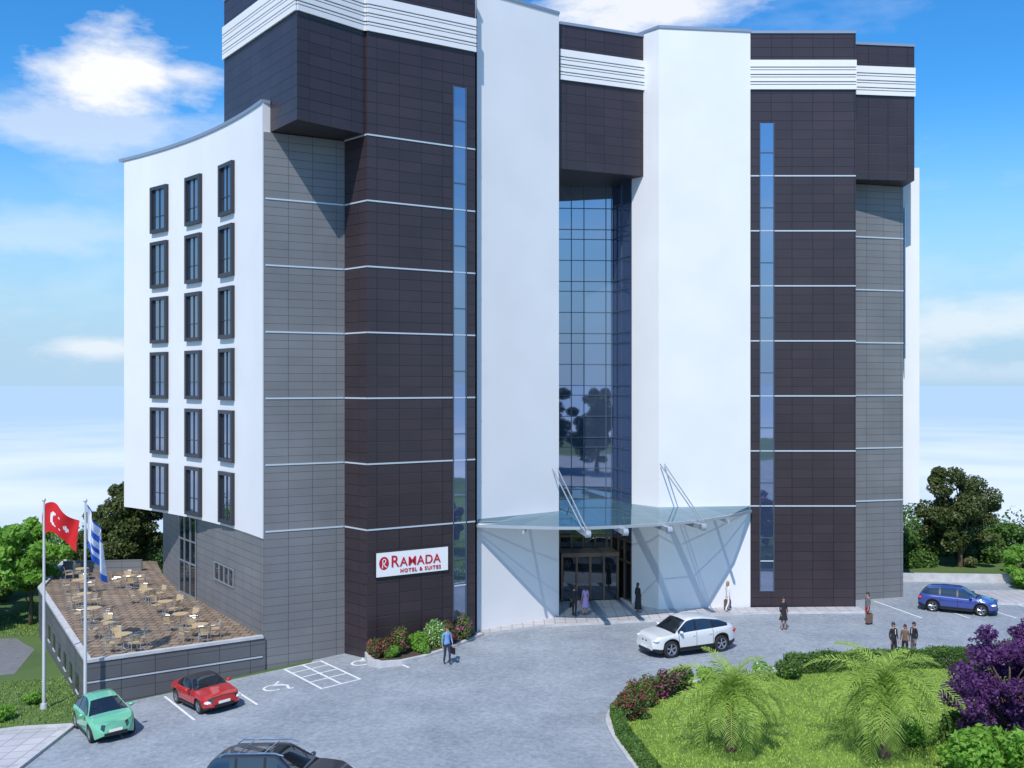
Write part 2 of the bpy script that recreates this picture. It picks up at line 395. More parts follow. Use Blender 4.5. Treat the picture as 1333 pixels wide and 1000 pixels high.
for c0,c1_ in((.12,.9),(1.02,1.75),(1.87,2.6),(2.72,3.46)): mb.wb((3.0,62.4),(6.6,62.9),c0,c1_,.2,2.85,-.06,-.03,'glassd')
Q0=(-22.7,66.6);Q1=(-20.1,61.7);Q2=(-18.1,59);Q3=B
mb.wb(Q1,Q2,.3,3.2,.97,5.6,-.05,.03,'glassd')
for c in(.3,1.2,2.2,3.15): mb.wb(Q1,Q2,c-.04,c+.04,.97,5.6,.03,.08,'steel')
for z in(1.0,2.9,4.2): mb.wb(Q1,Q2,.3,3.2,z-.04,z+.04,.03,.07,'steel')
mb.wb(Q2,Q3,3.1,6.2,2.7,3.6,-.05,.02,'glassd')
for c in(3.1,3.9,4.7,5.45,6.2): mb.wb(Q2,Q3,c-.05,c+.05,2.65,3.65,.02,.07,'steel')
for z in(2.68,3.62): mb.wb(Q2,Q3,3.1,6.2,z-.04,z+.04,.02,.065,'steel')
mb.wb((24.75,64.5),(25.0,65.55),.05,.9,15,24.6,0,.05,'glass')
mb.obj('glazing',hotel)

# canopy
m=bpy.data.materials.new('canopy_glass'); n,l=nodes_of(m); n.remove(n['Principled BSDF'])
t=n.new('ShaderNodeBsdfTransparent'); t.inputs[0].default_value=(.30,.39,.44,1)
g=n.new('ShaderNodeBsdfGlossy'); g.inputs[0].default_value=(.8,.92,1,1); g.inputs['Roughness'].default_value=.04
d=n.new('ShaderNodeBsdfDiffuse'); d.inputs[0].default_value=(.10,.20,.23,1)
mx1=n.new('ShaderNodeMixShader'); mx1.inputs[0].default_value=.45; l.new(t.outputs[0],mx1.inputs[1]); l.new(d.outputs[0],mx1.inputs[2])
frn=n.new('ShaderNodeFresnel'); mx2=n.new('ShaderNodeMixShader'); l.new(frn.outputs[0],mx2.inputs[0]); l.new(mx1.outputs[0],mx2.inputs[1]); l.new(g.outputs[0],mx2.inputs[2]); l.new(mx2.outputs[0],n['Material Output'].inputs[0])
M['cglass']=m
M['beam']=mat('beam_paint',(.42,.46,.51),.35,metal=.4)
mb=MB()
front=[(-1.9,54.5),(.3,53.9),(2.2,53.6),(4.0,53.6),(6.0,54.2),(8.3,55.1),(10.3,56.3),(12.4,58.4),(14.2,60.8)]
back=[(-1.8,54.95),(.5,56.7),(2.7,58.4),(3.0,64.2),(6.2,64.5),(7.3,61.9),(8.6,60.2),(11.2,60.55),(14.15,60.95)]
for i in range(8):
    mb.face([(*front[i],5.9),(*front[i+1],5.9),(*back[i+1],6.15),(*back[i],6.15)],'cglass')
    mb.wb(front[i],front[i+1],0,None,5.78,5.93,-.05,.05,'beam')
    for f in(.3,.62):
        p0=Vector(front[i]).lerp(Vector(back[i]),f);p1=Vector(front[i+1]).lerp(Vector(back[i+1]),f); z=5.9+.25*f
        mb.tube([(p0.x,p0.y,z-.06),(p1.x,p1.y,z-.06)],.03,'beam',6)
for tip,bk in(((3.9,52.6),(2.9,59.5)),((5.9,53.3),(4.3,64.3)),((8.3,54.0),(6.9,62.6)),((10.3,55.2),(9.0,60.3)),((.6,53.6),(.9,57.0)),((12.2,57.6),(11.9,60.7))):
    big=tip[0] not in(.6,12.2); w=.13 if big else .06
    d=(Vector(bk)-Vector(tip)).normalized(); q=Vector((d.y,-d.x))*w
    a=Vector(tip);b_=Vector(bk)
    mb.prism([tuple(a+q),tuple(b_+q),tuple(b_-q),tuple(a-q)],5.55,5.72 if not big else 5.83,'beam',top='beam',bot='beam')
    if big: mb.tube([(tip[0]-q.x*1.0,tip[1]-q.y*1.0,5.69),(tip[0]+q.x,tip[1]+q.y,5.69)],.19,'beam',12)
for a,b_ in(((2.6,58.3,8.6),(3.85,52.9,5.9)),((2.3,58.15,8.6),(3.65,52.9,5.9)),((8.7,60.15,8.7),(10.25,55.5,5.9)),((8.95,60.2,8.7),(10.4,55.5,5.9))):
    mb.tube([a,b_],.035,'steel',8)
mb.obj('entrance_canopy',hotel)

# sign
M['signw']=mat('sign_white',(.76,.76,.76),.4); M['signr']=mat('sign_red',(.45,.008,.035),.4)
sg=empty('hotel_sign'); dT=Vector((T2[0]-T1[0],T2[1]-T1[1])).normalized(); nT=Vector((dT.y,-dT.x)); sang=math.atan2(dT.y,dT.x)
mb=MB(); mb.wb(T1,T2,.45,4.5,3.75,4.95,0.0,.12,'signw'); mb.wb(T1,T2,.42,4.53,3.72,4.98,0.0,.1,'frame'); mb.obj('board',sg)
def text(s,a,z,size,parent,sx=1,sp=1.):
    cu=bpy.data.curves.new('lettering','FONT'); cu.body=s; cu.size=size; cu.extrude=.012; cu.offset=.006; cu.space_character=sp
    cu.materials.append(M['signr']); o=bpy.data.objects.new('lettering',cu); COL.objects.link(o)
    p=Vector(T1)+dT*a+nT*.135; o.location=(p.x,p.y,z); o.rotation_euler=(math.pi/2,0,sang); o.scale=(sx,1,1); o.parent=parent
text('R',1.22,4.2,.82,sg,.95);text('AMADA',1.74,4.2,.64,sg,.98,1.08);text('HOTEL & SUITES',1.75,3.88,.26,sg,1.0,1.25)
mb=MB(); c=Vector(T1)+dT*.86+nT*.13
mb.face([(c.x+dT.x*.27*math.cos(a),c.y+dT.y*.27*math.cos(a),4.42+.33*math.sin(a)) for a in[2*math.pi*i/24 for i in range(24)]],'signr')
def curl(pts,w):
    for (x0,z0),(x1,z1) in zip(pts[:-1],pts[1:]):
        a=Vector((x0,z0));b_=Vector((x1,z1));d=(b_-a).normalized();q=Vector((-d.y,d.x))*w
        mb.face([(c.x+nT.x*.01+dT.x*p.x,c.y+nT.y*.01+dT.y*p.x,4.42+p.y) for p in(a-q,b_-q,b_+q,a+q)],'signw')
curl([(-.1,-.24),(-.06,-.02),(-.08,.14),(.0,.22),(.1,.14),(.06,.02),(-.03,-.02)],.022); curl([(.0,-.04),(.06,-.16),(.16,-.2)],.022)
mb.obj('emblem',sg)

# landing
mb=MB()
land=[(-1.4,54.5),(.2,55.5),(1.8,56.4),(4.5,57.0),(8.5,57.8),(11,58.9),(14.2,59.6),(20.6,59.8),(20.6,61.02),(8.6,60.6),(7.3,62.1),(6.4,64.75),(2.3,64.45),(2.3,58.4),(-1.8,55.2)]
mb.prism(land,-.05,.14,'kerb',top='tilepave'); mb.obj('entrance_landing')

# terrace
M['deck']=panel('deck_tiles',(.29,.21,.145),(.19,.14,.095),(.05,.035,.028),.55,.55,.03,.7,.5)
ter=empty('terrace')
TP=[(-19,45.7),(-12.1,50.23),(-12.35,50.55),(-18.1,59.05),(-20.1,61.75),(-22.7,66.65),(-25,72),(-31.5,72),(-28.8,62.3)]
mb=MB(); mb.prism(TP,-3,.95,'grey2',top='deck'); 
S0=(-28.8,62.3);S1=(-19,45.7);S2=(-12.12,50.2);S9=(-31.5,72)
mb.wb(S1,S2,-.05,8.15,.95,1.08,-.25,.05,'kerb'); mb.wb(S0,S1,0,19.2,.95,1.07,-.25,.05,'kerb'); mb.wb(S9,S0,0,None,.95,1.07,-.25,.05,'kerb')
for t in(3,5.2,7.4,9.6,11.8,14,16.2): mb.wb(S0,S1,t,t+.7,-1.0,-.2,0,.03,'glassd'); mb.wb(S0,S1,t-.05,t+.75,-1.08,-1.0,0,.06,'kerb')
mb.wb(S1,S2,-.02,8.1,.02,.08,0,.03,'line')
mb.wb((-29.6,67.5),(-24.5,68.2),0,5,.95,1.7,-.2,.0,'grey')
mb.obj('terrace_base',ter)

M['wicker']=mat('wicker',(.46,.34,.19),.6,var=.2,scale=20); M['alu']=mat('aluminium',(.55,.55,.55),.3,metal=.8)
def chair_mesh():
    mb=MB()
    mb.box((0,0,.45),(.42,.42,.03),'wicker')
    for i in range(6):
        a0=-1.0+i*.333;a1=a0+.27
        p=[(.23*math.sin(a0),.2+.05*math.cos(a0)-.05,.55),(.23*math.sin(a1),.2+.05*math.cos(a1)-.05,.55)]
        mb.face([p[0],p[1],(p[1][0]*1.05,p[1][1]+.08,.86),(p[0][0]*1.05,p[0][1]+.08,.86)],'wicker')
    for x in(-.2,.2):
        mb.tube([(x*1.1,-.22,0),(x,-.2,.45),(x,-.2,.64),(x*1.1,.0,.66),(x*1.1,.24,.64)],.016,'alu',6)
        mb.tube([(x*1.1,.27,0),(x,.2,.45),(x*1.05,.3,.88)],.016,'alu',6)
    mb.tube([(-.21,.3,.88),(0,.33,.89),(.21,.3,.88)],.016,'alu',6)
    return mb.mesh('cafe_chair')
def table_mesh():
    mb=MB()
    mb.lathe([(0,-.015),(.4,-.015),(.4,.015),(0,.015)],'wicker')
    mb.v=[(x,z,y+.735) for x,y,z in mb.v]
    mb.tube([(0,0,.03),(0,0,.72)],.03,'alu',8)
    for a in range(4):
        c,s=math.cos(a*math.pi/2+.5),math.sin(a*math.pi/2+.5); mb.tube([(0,0,.08),(c*.3,s*.3,.015)],.02,'alu',6)
    return mb.mesh('cafe_table')
CM=chair_mesh();TM=table_mesh()
def inst(name,me,loc,rz=0,sc=1):
    o=bpy.data.objects.new(name,me); COL.objects.link(o); o.location=loc; o.rotation_euler=(0,0,rz); o.scale=(sc,)*3; return o
tabs=[(-18.2,48.0),(-15.2,49.9),(-19.9,50.6),(-16.9,52.2),(-21.9,53.6),(-18.7,55.2),(-23.9,57.2),(-20.9,58.4),(-25.9,61.2),(-23.4,62.6),(-27.3,65.0)]
for tX,tY in tabs:
    inst('cafe_table',TM,(tX,tY,.955),random.random())
    a0=random.random()*6
    for k in range(3 if random.random()<.6 else 4):
        a=a0+k*1.6+random.uniform(-.2,.2); r=random.uniform(.7,.85)
        inst('cafe_chair',CM,(tX+r*math.cos(a),tY+r*math.sin(a),.955),a-math.pi/2+random.uniform(-.4,.4))
mb=MB(); mb.prism([(24.8,69.6),(60,66.5),(60,66.9),(24.8,70.0)],-.1,.55,'kerb',top='kerb'); mb.obj('boundary_wall')
mb=MB(); mb.prism([(28.5,62.2),(45,61.2),(45,65.5),(28.3,66)],-.1,.12,'kerb',top='tilepave'); mb.obj('parking_pavement')

# ------------------------------------------------------------------ lawn
LP=[(7,8),(5.2,30),(4.3,35),(3.75,38.5),(3.65,41),(4.5,43),(6,44.5),(8.5,46.1),(11,47.2),(14,48.0),(18,48.5),(22,49),(26,50.8),(32,53.5),(45,55.5),(60,56),(60,8)]
def smoothpoly(P,it=2):
    for _ in range(it):
        Q=[]
        for i in range(len(P)):
            a=Vector(P[i]);b_=Vector(P[(i+1)%len(P)]); Q+= [tuple(a.lerp(b_,.25)),tuple(a.lerp(b_,.75))]
        P=Q
    return P
LPs=smoothpoly(LP)
def offset(P,d):
    a=sum(P[i][0]*P[(i+1)%len(P)][1]-P[(i+1)%len(P)][0]*P[i][1] for i in range(len(P))); sgn=1 if a>0 else -1
    R=[]
    for i in range(len(P)):
        t=(Vector(P[(i+1)%len(P)])-Vector(P[i-1])).normalized(); n_=Vector((-t.y,t.x))*sgn; R.append(tuple(Vector(P[i])+n_*d))
    return R
mb=MB(); mb.prism(LPs,0,.14,'kerb',top='kerb'); mb.obj('lawn_kerb')
LI=offset(LPs,.28)
mb=MB(); mb.face([(x,y,.15) for x,y in (LI if sum(LI[i][0]*LI[(i+1)%len(LI)][1]-LI[(i+1)%len(LI)][0]*LI[i][1] for i in range(len(LI)))>0 else LI[::-1])],'grass'); mb.obj('lawn')
def inpoly(x,y,P):
    ins=np.zeros(len(x),bool); n_=len(P)
    for i in range(n_):
        x0,y0=P[i];x1,y1=P[(i+1)%n_]
        if y0==y1: continue
        c=((y0>y)!=(y1>y))&(x<(x1-x0)*(y-y0)/(y1-y0)+x0); ins^=c
    return ins
M['blade']=mat('grass_blades',(.36,.50,.07),.6,island=.6,var=.3,scale=.6,col2=(.16,.27,.04))
M['blade2']=mat('grass_blades_verge',(.20,.32,.06),.6,island=.6,var=.3,scale=.6,col2=(.08,.15,.025))
def npmesh(name,V,Fn,mats,mi=None,nper=4):
    me=bpy.data.meshes.new(name); nv=len(V); nf=len(Fn)
    me.vertices.add(nv); me.vertices.foreach_set('co',V.astype(np.float32).ravel())
    me.loops.add(nf*nper); me.loops.foreach_set('vertex_index',Fn.astype(np.int32).ravel())
    me.polygons.add(nf); me.polygons.foreach_set('loop_start',np.arange(0,nf*nper,nper,dtype=np.int32))
    for m_ in mats: me.materials.append(m_)
    if mi is not None: me.polygons.foreach_set('material_index',mi.astype(np.int32))
    me.update(calc_edges=True); return me
def grass(name,x,y,z,h,k,w=.02):
    n_=len(x); a=rng.uniform(0,6.28,n_); H=rng.uniform(.5,1.2,n_)*h; W_=w
    V=np.zeros((n_,3,3)); V[:,0]=np.c_[x-W_*np.cos(a),y-W_*np.sin(a),z]; V[:,1]=np.c_[x+W_*np.cos(a),y+W_*np.sin(a),z]
    V[:,2]=np.c_[x+rng.normal(0,.5,n_)*H,y+rng.normal(0,.5,n_)*H,z+H]
    o=bpy.data.objects.new(name,npmesh(name,V.reshape(-1,3),np.arange(n_*3).reshape(-1,3),[M[k]],None,3)); COL.objects.link(o)
N=130000; x=rng.uniform(3.5,27,N); y=rng.uniform(33,53,N); k_=inpoly(x,y,LI); x=x[k_];y=y[k_]
grass('lawn_grass',x,y,np.full(len(x),.15),.07,'blade')
N=50000; x=rng.uniform(-34,-19,N); y=rng.uniform(43,75,N)
k_=(y>44.1)&~inpoly(x,y,TP)&~((y>52)&(y<62.5)); x=x[k_];y=y[k_]; zz=np.array([gz(a,b_) for a,b_ in zip(x,y)])
grass('verge_grass',x,y,zz,.09,'blade2',.03)

# ------------------------------------------------------------------ foliage
M['bark']=mat('bark',(.13,.09,.06),.9,var=.3,scale=8,bump=.6)
def leafm(name,c1,c2,tr=.3): return mat(name,c1,.5,var=.3,scale=.8,col2=c2,island=.55,trans=tr,spec=.3)
M['lf_dark']=leafm('leaf_dark',(.11,.14,.04),(.035,.055,.016),.2)
M['lf_mid']=leafm('leaf_mid',(.12,.22,.045),(.04,.09,.018),.2)
M['lf_bright']=leafm('leaf_bright',(.24,.44,.07),(.09,.21,.03),.35)
M['lf_purple']=leafm('leaf_purple',(.17,.06,.22),(.03,.012,.05),.25)
M['lf_palm']=leafm('leaf_palm',(.40,.53,.11),(.13,.22,.04),.3)
M['fl_red']=leafm('flower_red',(.50,.03,.08),(.35,.02,.10),.2)
M['fl_white']=leafm('flower_white',(.75,.75,.65),(.55,.6,.45),.2)
M['fl_pink']=leafm('flower_pink',(.55,.10,.35),(.40,.05,.25),.2)
def leaves(cent,rad,n_,size,shell=.6):
    k=len(cent); idx=rng.integers(0,k,n_)
    d=rng.normal(size=(n_,3)); d/=np.linalg.norm(d,axis=1)[:,None]
    r=np.where(rng.random(n_)<shell,rng.uniform(.75,1.08,n_),rng.uniform(0,1,n_)**.5)
    c=cent[idx]+d*rad[idx]*r[:,None]
    nrm=d*.7+rng.normal(size=(n_,3))*.7+np.array([0,0,.35]); nrm/=np.linalg.norm(nrm,axis=1)[:,None]
    t=np.cross(nrm,rng.normal(size=(n_,3))); t/=np.linalg.norm(t,axis=1)[:,None]; b_=np.cross(nrm,t)
    s=(size*rng.uniform(.6,1.3,n_))[:,None]
    V=np.stack([c-t*s,c-b_*s*.55,c+t*s,c+b_*s*.55],1); return V.reshape(-1,3)
def make_leaf_obj(name,V,k,parent,mi=None,mats=None):
    me=npmesh(name,V,np.arange(len(V)).reshape(-1,4),mats or [M[k]],mi); o=bpy.data.objects.new(name,me); COL.objects.link(o); o.parent=parent; return o
def tree_meshes(h,cr,cv,nl,size,k,ncl=26,tr=.22,seed=0,lean=0,cs=(.16,.36)):
    r_=np.random.default_rng(seed); cz_=h-cv
    cent=[];rad=[]
    for i in range(ncl):
        d=r_.normal(size=3); d/=np.linalg.norm(d); q=r_.uniform(.35,1)
        p=np.array([d[0]*cr*q*.8,d[1]*cr*q*.8,cz_+d[2]*cv*q*.85]); cent.append(p); s=r_.uniform(*cs)*cr; rad.append([s,s,s*r_.uniform(.6,.9)])
    mb=MB(); mb.tube([(0,0,-.3),(.05,0,h*.2),(lean*.3,.06,h*.42),(lean*.5,.0,h*.75)],[tr,tr*.75,tr*.5,tr*.15],'bark',9)
    for p in cent[::2]:
        z0=h*r_.uniform(.15,.5); mb.tube([(lean*.2,0,z0),(p[0]*.5,p[1]*.5,(z0+p[2])/2+.1),tuple(p)],[tr*.35,tr*.2,.02],'bark',5)
    V=leaves(np.array(cent),np.array(rad),nl,size)
    return mb.mesh('trunk',True),npmesh('foliage',V,np.arange(len(V)).reshape(-1,4),[M[k]])
def tree(name,loc,tm,sc=1,rz=0):
    e=empty(name,loc); e.rotation_euler=(0,0,rz); e.scale=(sc,)*3
    for nm,me in(('trunk',tm[0]),('foliage',tm[1])):
        o=bpy.data.objects.new(nm,me); COL.objects.link(o); o.parent=e
    return e
T_dark=tree_meshes(9.5,3.6,4.6,28000,.13,'lf_dark',50,.25,1,0,(.13,.30))
T_dark2=tree_meshes(9.0,2.9,4.2,24000,.13,'lf_dark',40,.22,2,0,(.15,.33))
T_br=tree_meshes(7,2.9,2.4,9500,.21,'lf_bright',30,.16,3,0,(.14,.32))
T_mid=tree_meshes(6,2.8,2.7,16000,.14,'lf_mid',30,.18,4,0,(.14,.34))
tree('broadleaf_tree',(-28.0,76,gz(-28,76)),T_dark2,1.06)
tree('broadleaf_tree',(-31.8,79,-3.2),T_dark2,.85,2)
tree('leafy_tree',(-30.8,65.5,-2),T_br,1.02)
tree('leafy_tree',(-35,67,-2.2),T_br,.9,2.2)
tree('broadleaf_tree',(-33.8,64,-2.2),T_mid,.8,1)
tree('broadleaf_tree',(-37,73,-3),T_mid,1.05,3)
tree('broadleaf_tree',(32.8,75,-.8),T_dark,.96,.5)
tree('broadleaf_tree',(28.6,76,-2.5),T_mid,.95,1.5)
tree('broadleaf_tree',(36.8,78,-3),T_mid,1.05,4)
tree('leafy_tree',(34.2,67.5,-1.9),T_br,.70,1)
tree('leafy_tree',(37,72,-2.5),T_br,.8,3)
for i,(X_,Y_,s_) in enumerate([(10,-18,1.45),(-9,-30,1.5),(26,-24,1.5),(-26,-20,1.4),(1,-28,1.4),(18,-34,1.9)]):
    tree('broadleaf_tree' if i%2 else 'leafy_tree',(X_,Y_,gz(X_,Y_)),(T_br,T_mid,T_dark)[i%3],s_*(1.2 if i%3==0 else 1),i)
cent=[];rad=[]
for i in range(170):
    X_=random.uniform(-62,-28) if i%2 else random.uniform(26,70)
    Y_=random.uniform(78,92); s=random.uniform(.9,2.4); cent.append([X_,Y_,gz(X_,Y_)+s*.8]); rad.append([s*1.2,s,s])
e=empty('distant_trees'); make_leaf_obj('foliage',leaves(np.array(cent),np.array(rad),75000,.16),'lf_mid',e)

def bush(name,loc,r,h,k,fl=None,nl=2600,nf=500,size=.06,ncl=9):
    e=empty(name,loc); cent=[];rad=[]
    for i in range(ncl):
        a=random.uniform(0,6.28);q=random.uniform(0,.65); s=random.uniform(.3,.6)
        cent.append([r*q*math.cos(a),r*q*math.sin(a),h*random.uniform(.3,.7)]); rad.append([r*s,r*s,h*.36])
    cent=np.array(cent);rad=np.array(rad); V=leaves(cent,rad,nl,size); mi=np.zeros(nl); mats=[M[k]]
    if fl:
        V2=leaves(cent,rad*1.04,nf,size*.9,shell=1.); V=np.vstack([V,V2]); mi=np.r_[mi,np.ones(nf)]; mats.append(M[fl])
    make_leaf_obj('foliage',V,k,e,mi,mats)
    mb=MB()
    for i in range(4): mb.tube([(0,0,-.05),(cent[i][0],cent[i][1],cent[i][2])],[.03,.01],'bark',5)
    mb.obj('stems',e); return e
M['soil']=mat('soil',(.07,.05,.035),.95,var=.3,scale=5,bump=.5)
bed=[(-7.3,50.75),(-7.0,49.6),(-6.3,48.9),(-5.3,49.15),(-4.3,50.0),(-3.4,51.2),(-2.5,52.7),(-1.5,54.6),(-2.0,54.9),(-2.0,54.1),(-7.15,50.85)]
mb=MB(); mb.prism(bed,-.4,.12,'kerb',top='kerb'); 
bi=[(-7.1,50.6),(-6.8,49.75),(-6.25,49.15),(-5.4,49.38),(-4.45,50.2),(-3.6,51.35),(-2.7,52.8),(-1.85,54.35),(-2.1,54.05),(-7.0,50.95)]
mb.prism(bi,.0,.135,'soil',top='soil'); mb.obj('planting_bed')
for (X_,Y_,r,h,k,fl) in[(-6.35,49.75,.62,1.0,'lf_dark','fl_red'),(-5.5,50.2,.7,1.3,'lf_mid','fl_red'),(-4.75,50.9,.6,1.0,'lf_bright',None),(-3.95,51.6,.75,1.45,'lf_bright','fl_white'),(-3.2,52.4,.6,1.05,'lf_dark','fl_red'),(-2.5,53.4,.6,1.3,'lf_mid','fl_pink'),(-6.8,50.3,.45,.7,'lf_mid','fl_red'),(-5.9,49.6,.4,.6,'lf_bright',None),(-4.4,50.6,.4,.6,'lf_bright',None)]:
    bush('flowering_shrub',(X_,Y_,.1),r,h,k,fl)
for (X_,Y_,r,h,k,fl) in[(4.7,40.8,.8,1.05,'lf_dark','fl_red'),(5.4,42.2,.85,1.15,'lf_mid','fl_red'),(6.4,43.3,.85,1.2,'lf_dark','fl_pink'),(7.2,44.2,.75,1.1,'lf_mid','fl_pink'),(8.6,44.9,.65,.8,'lf_bright',None),(11.2,45.9,.7,.8,'lf_bright','fl_white'),(12.4,46.0,.6,.8,'lf_mid',None),(23,47.2,.9,1.1,'lf_dark','fl_pink')]:
    bush('flowering_shrub',(X_,Y_,.14),r,h,k,fl,3200,600)
for (X_,Y_,r,h) in[(-22.5,45.2,.6,.7),(-23.6,45.6,.7,.8),(-24.8,46.2,.6,.6),(-22.2,47.4,.5,.6),(-25.6,45.2,.7,.8)]:
    bush('garden_shrub',(X_,Y_,gz(X_,Y_)),r,h,'lf_bright',None,1800)
def hedge(name,path,w,h,k,dens=2600,size=.05):
    e=empty(name); Vs=[]
    for i in range(len(path)-1):
        a=np.array(path[i]);b_=np.array(path[i+1]); L=np.linalg.norm(b_-a); n_=int(L*dens)
        d=(b_-a)/L; q=np.array([d[1],-d[0]]); t=rng.uniform(0,L,n_); s=rng.uniform(-1,1,n_); z=rng.uniform(.02,1,n_)
        face=rng.integers(0,3,n_); s=np.where(face==0,1,np.where(face==1,-1,s)); z=np.where(face==2,1,z)
        s=s*w/2*(1+rng.normal(0,.09,n_)); z=z*h*(1+rng.normal(0,.08,n_))*(1+.07*np.sin(t*3+1.7*np.sin(t)))
        c=np.c_[a[0]+d[0]*t+q[0]*s,a[1]+d[1]*t+q[1]*s,z+.14]
        nr=rng.normal(size=(n_,3)); nr/=np.linalg.norm(nr,axis=1)[:,None]; tt=np.cross(nr,rng.normal(size=(n_,3))); tt/=np.linalg.norm(tt,axis=1)[:,None]; bb=np.cross(nr,tt)
        S=(size*rng.uniform(.6,1.3,n_))[:,None]; Vs.append(np.stack([c-tt*S,c-bb*S*.6,c+tt*S,c+bb*S*.6],1).reshape(-1,3))
    make_leaf_obj('foliage',np.vstack(Vs),k,e); return e
hedge('clipped_hedge',[(12.6,46.9),(14.3,47.3),(18,47.8),(22,48.2),(25.5,49.8)],.7,.75,'lf_mid')
hedge('clipped_hedge',[(4.75,42.4),(4.15,41),(4.15,38.6),(4.65,35.2),(5.4,31)],.4,.38,'lf_mid')

def palm(name,loc,h,R,nf=46,seed=0,trunks=((0,0),)):
    r=random.Random(seed); e=empty(name,loc); mb=MB(); V=[]
    for (tx_,ty_) in trunks:
        top=Vector((tx_*1.6,ty_*1.6,h))
        mb.tube([(tx_,ty_,-.1),(tx_*1.2,ty_*1.2,h*.4),top],[.2,.17,.15],'bark',10)
        for i in range(22):
            a=i*2.4; z=h*(i/22); c=Vector((tx_*(1+.6*z/h),ty_*(1+.6*z/h),z)); d=Vector((math.cos(a),math.sin(a),0))
            mb.tube([c+d*.12,c+d*.26+Vector((0,0,.16))],[.05,.02],'bark',5)
        for i in range(nf):
            az=i*2.39996+r.uniform(-.25,.25); el=math.radians(86-108*(i/nf)**.9+r.uniform(-10,10)); L=R*r.uniform(.8,1.2)*(1.12 if i>5 else .85)
            d=Vector((math.cos(az),math.sin(az),0)); pts=[];p=top.copy(); e_=el; bend=r.uniform(8.5,12.5)
            ns=9
            for s in range(ns+1):
                pts.append(p.copy()); st=L/ns; p=p+(d*math.cos(e_)+Vector((0,0,1))*math.sin(e_))*st; e_-=math.radians(bend+r.uniform(0,2))
            mb.tube(pts,[.025*(1-s/(ns+1)) +.004 for s in range(ns+1)],'lf_palm',4)
            side=d.cross(Vector((0,0,1)))
            nl=34
            for s in range(3,nl):
                f=s/nl*ns; i0=min(int(f),ns-1); q=pts[i0].lerp(pts[i0+1],f-i0); t=(pts[i0+1]-pts[i0]).normalized(); up=side.cross(t)
                ll=.60*math.sin(math.pi*min(1,(s/nl)*.86+.12))**.7*R/2.4
                for sg_ in(-1,1):
                    dd=(side*sg_*.8+t*.6+up*.3+Vector((r.uniform(-.14,.14),r.uniform(-.14,.14),r.uniform(-.2,.1)))).normalized()
                    w=t*.019; mid=q+dd*ll*.55+up*.02; en=q+dd*ll-Vector((0,0,ll*.25))
                    V+= [q-w*.6,mid-w,mid+w,q+w*.6, mid-w,en,en+w*.2,mid+w]
    mb.obj('trunk',e,True)
    V=np.array([tuple(v) for v in V]); make_leaf_obj('fronds',V,'lf_palm',e)
palm('palm_tree',(7.9,37.0,.12),2.0,2.2,40,1)
palm('palm_tree',(13.2,36.3,.12),2.5,2.5,44,2)

Tp=tree_meshes(4.9,2.7,2.4,24000,.075,'lf_purple',75,.12,11,0,(.09,.21))
tree('purple_flowering_tree',(17.7,36.4,.1),Tp,1.0)
tree('purple_flowering_tree',(20.7,39.0,.1),Tp,1.0,2)
bush('garden_shrub',(15.8,34.6,.1),1.3,1.6,'lf_bright',None,3500,0,.12,12)
bush('garden_shrub',(16.6,37.6,.1),1.0,1.2,'lf_mid',None,4500,0,.08,12)
bush('garden_shrub',(14.9,37.8,.1),.8,.9,'lf_bright',None,3000,0,.08,10)
bush('garden_shrub',(17.6,33.6,.1),1.3,1.9,'lf_bright',None,3500,0,.14,12)

# ------------------------------------------------------------------ flags
M['fred']=mat('flag_red',(.62,.015,.02),.7,trans=.3); M['fwhite']=mat('flag_white',(.75,.77,.8),.7,trans=.3); M['fblue']=mat('flag_blue',(.03,.13,.50),.7,trans=.3)
M['pole']=mat('pole_paint',(.62,.63,.65),.35,metal=.3)
def flagpole(loc,h,kind):
    e=empty('flagpole',loc); mb=MB()
    mb.tube([(0,0,-.2),(0,0,h)],[.085,.05],'pole',12); mb.ell((0,0,h+.06),(.09,.09,.09),'pole'); mb.tube([(0,0,-.05),(0,0,.25)],[.18,.14],'pole',12)
    mb.obj('pole',e,True)
    nu,nv=26,18; vs=[]
    mb=MB()
    for j in range(nv+1):
        for i in range(nu+1):
            a=i/nu;b_=j/nv
            if kind=='red':
                x=-.18*math.sin(b_*3.1)*(1-a)+.08+a*1.5; z=h-.1-b_*1.35-.75*a**1.3 +.16*math.sin(a*6); y=.25*math.sin(a*9+b_*2)*a
            else:
                x=.08+a*.75+.1*b_*a; z=h-.1-b_*1.9-1.6*a; y=.28*math.sin(a*12+b_)*(.3+a)
            vs.append((x,y,z))
    mb.v+=vs
    for j in range(nv):
        for i in range(nu):
            a=(i+.5)/nu;b_=(j+.5)/nv
            if kind=='red':
                r1=math.hypot((a-.38)*1.5,b_-.5); r2=math.hypot((a-.43)*1.5,b_-.5); r3=math.hypot((a-.62)*1.5,b_-.5)
                w=(r1<.25 and r2>.2) or r3<.09; k='fwhite' if w else 'fred'
            else:
                k='fblue' if (b_>.86 or b_<.08 or (abs(a-.5)<.32 and .28<b_<.72 and not(abs(a-.45)<.14 and .42<b_<.62))) else 'fwhite'
            mb.f.append((j*(nu+1)+i,j*(nu+1)+i+1,(j+1)*(nu+1)+i+1,(j+1)*(nu+1)+i)); mb.m.append(mb.mi(k)); mb.uv.append([(0,0)]*4)
    mb.obj('flag',e,True,ang=180); return e
flagpole((-21.3,46.6,gz(-21.3,46.6)),9.45,'red')
flagpole((-18.75,45.0,gz(-18.75,45)),9.4,'white')

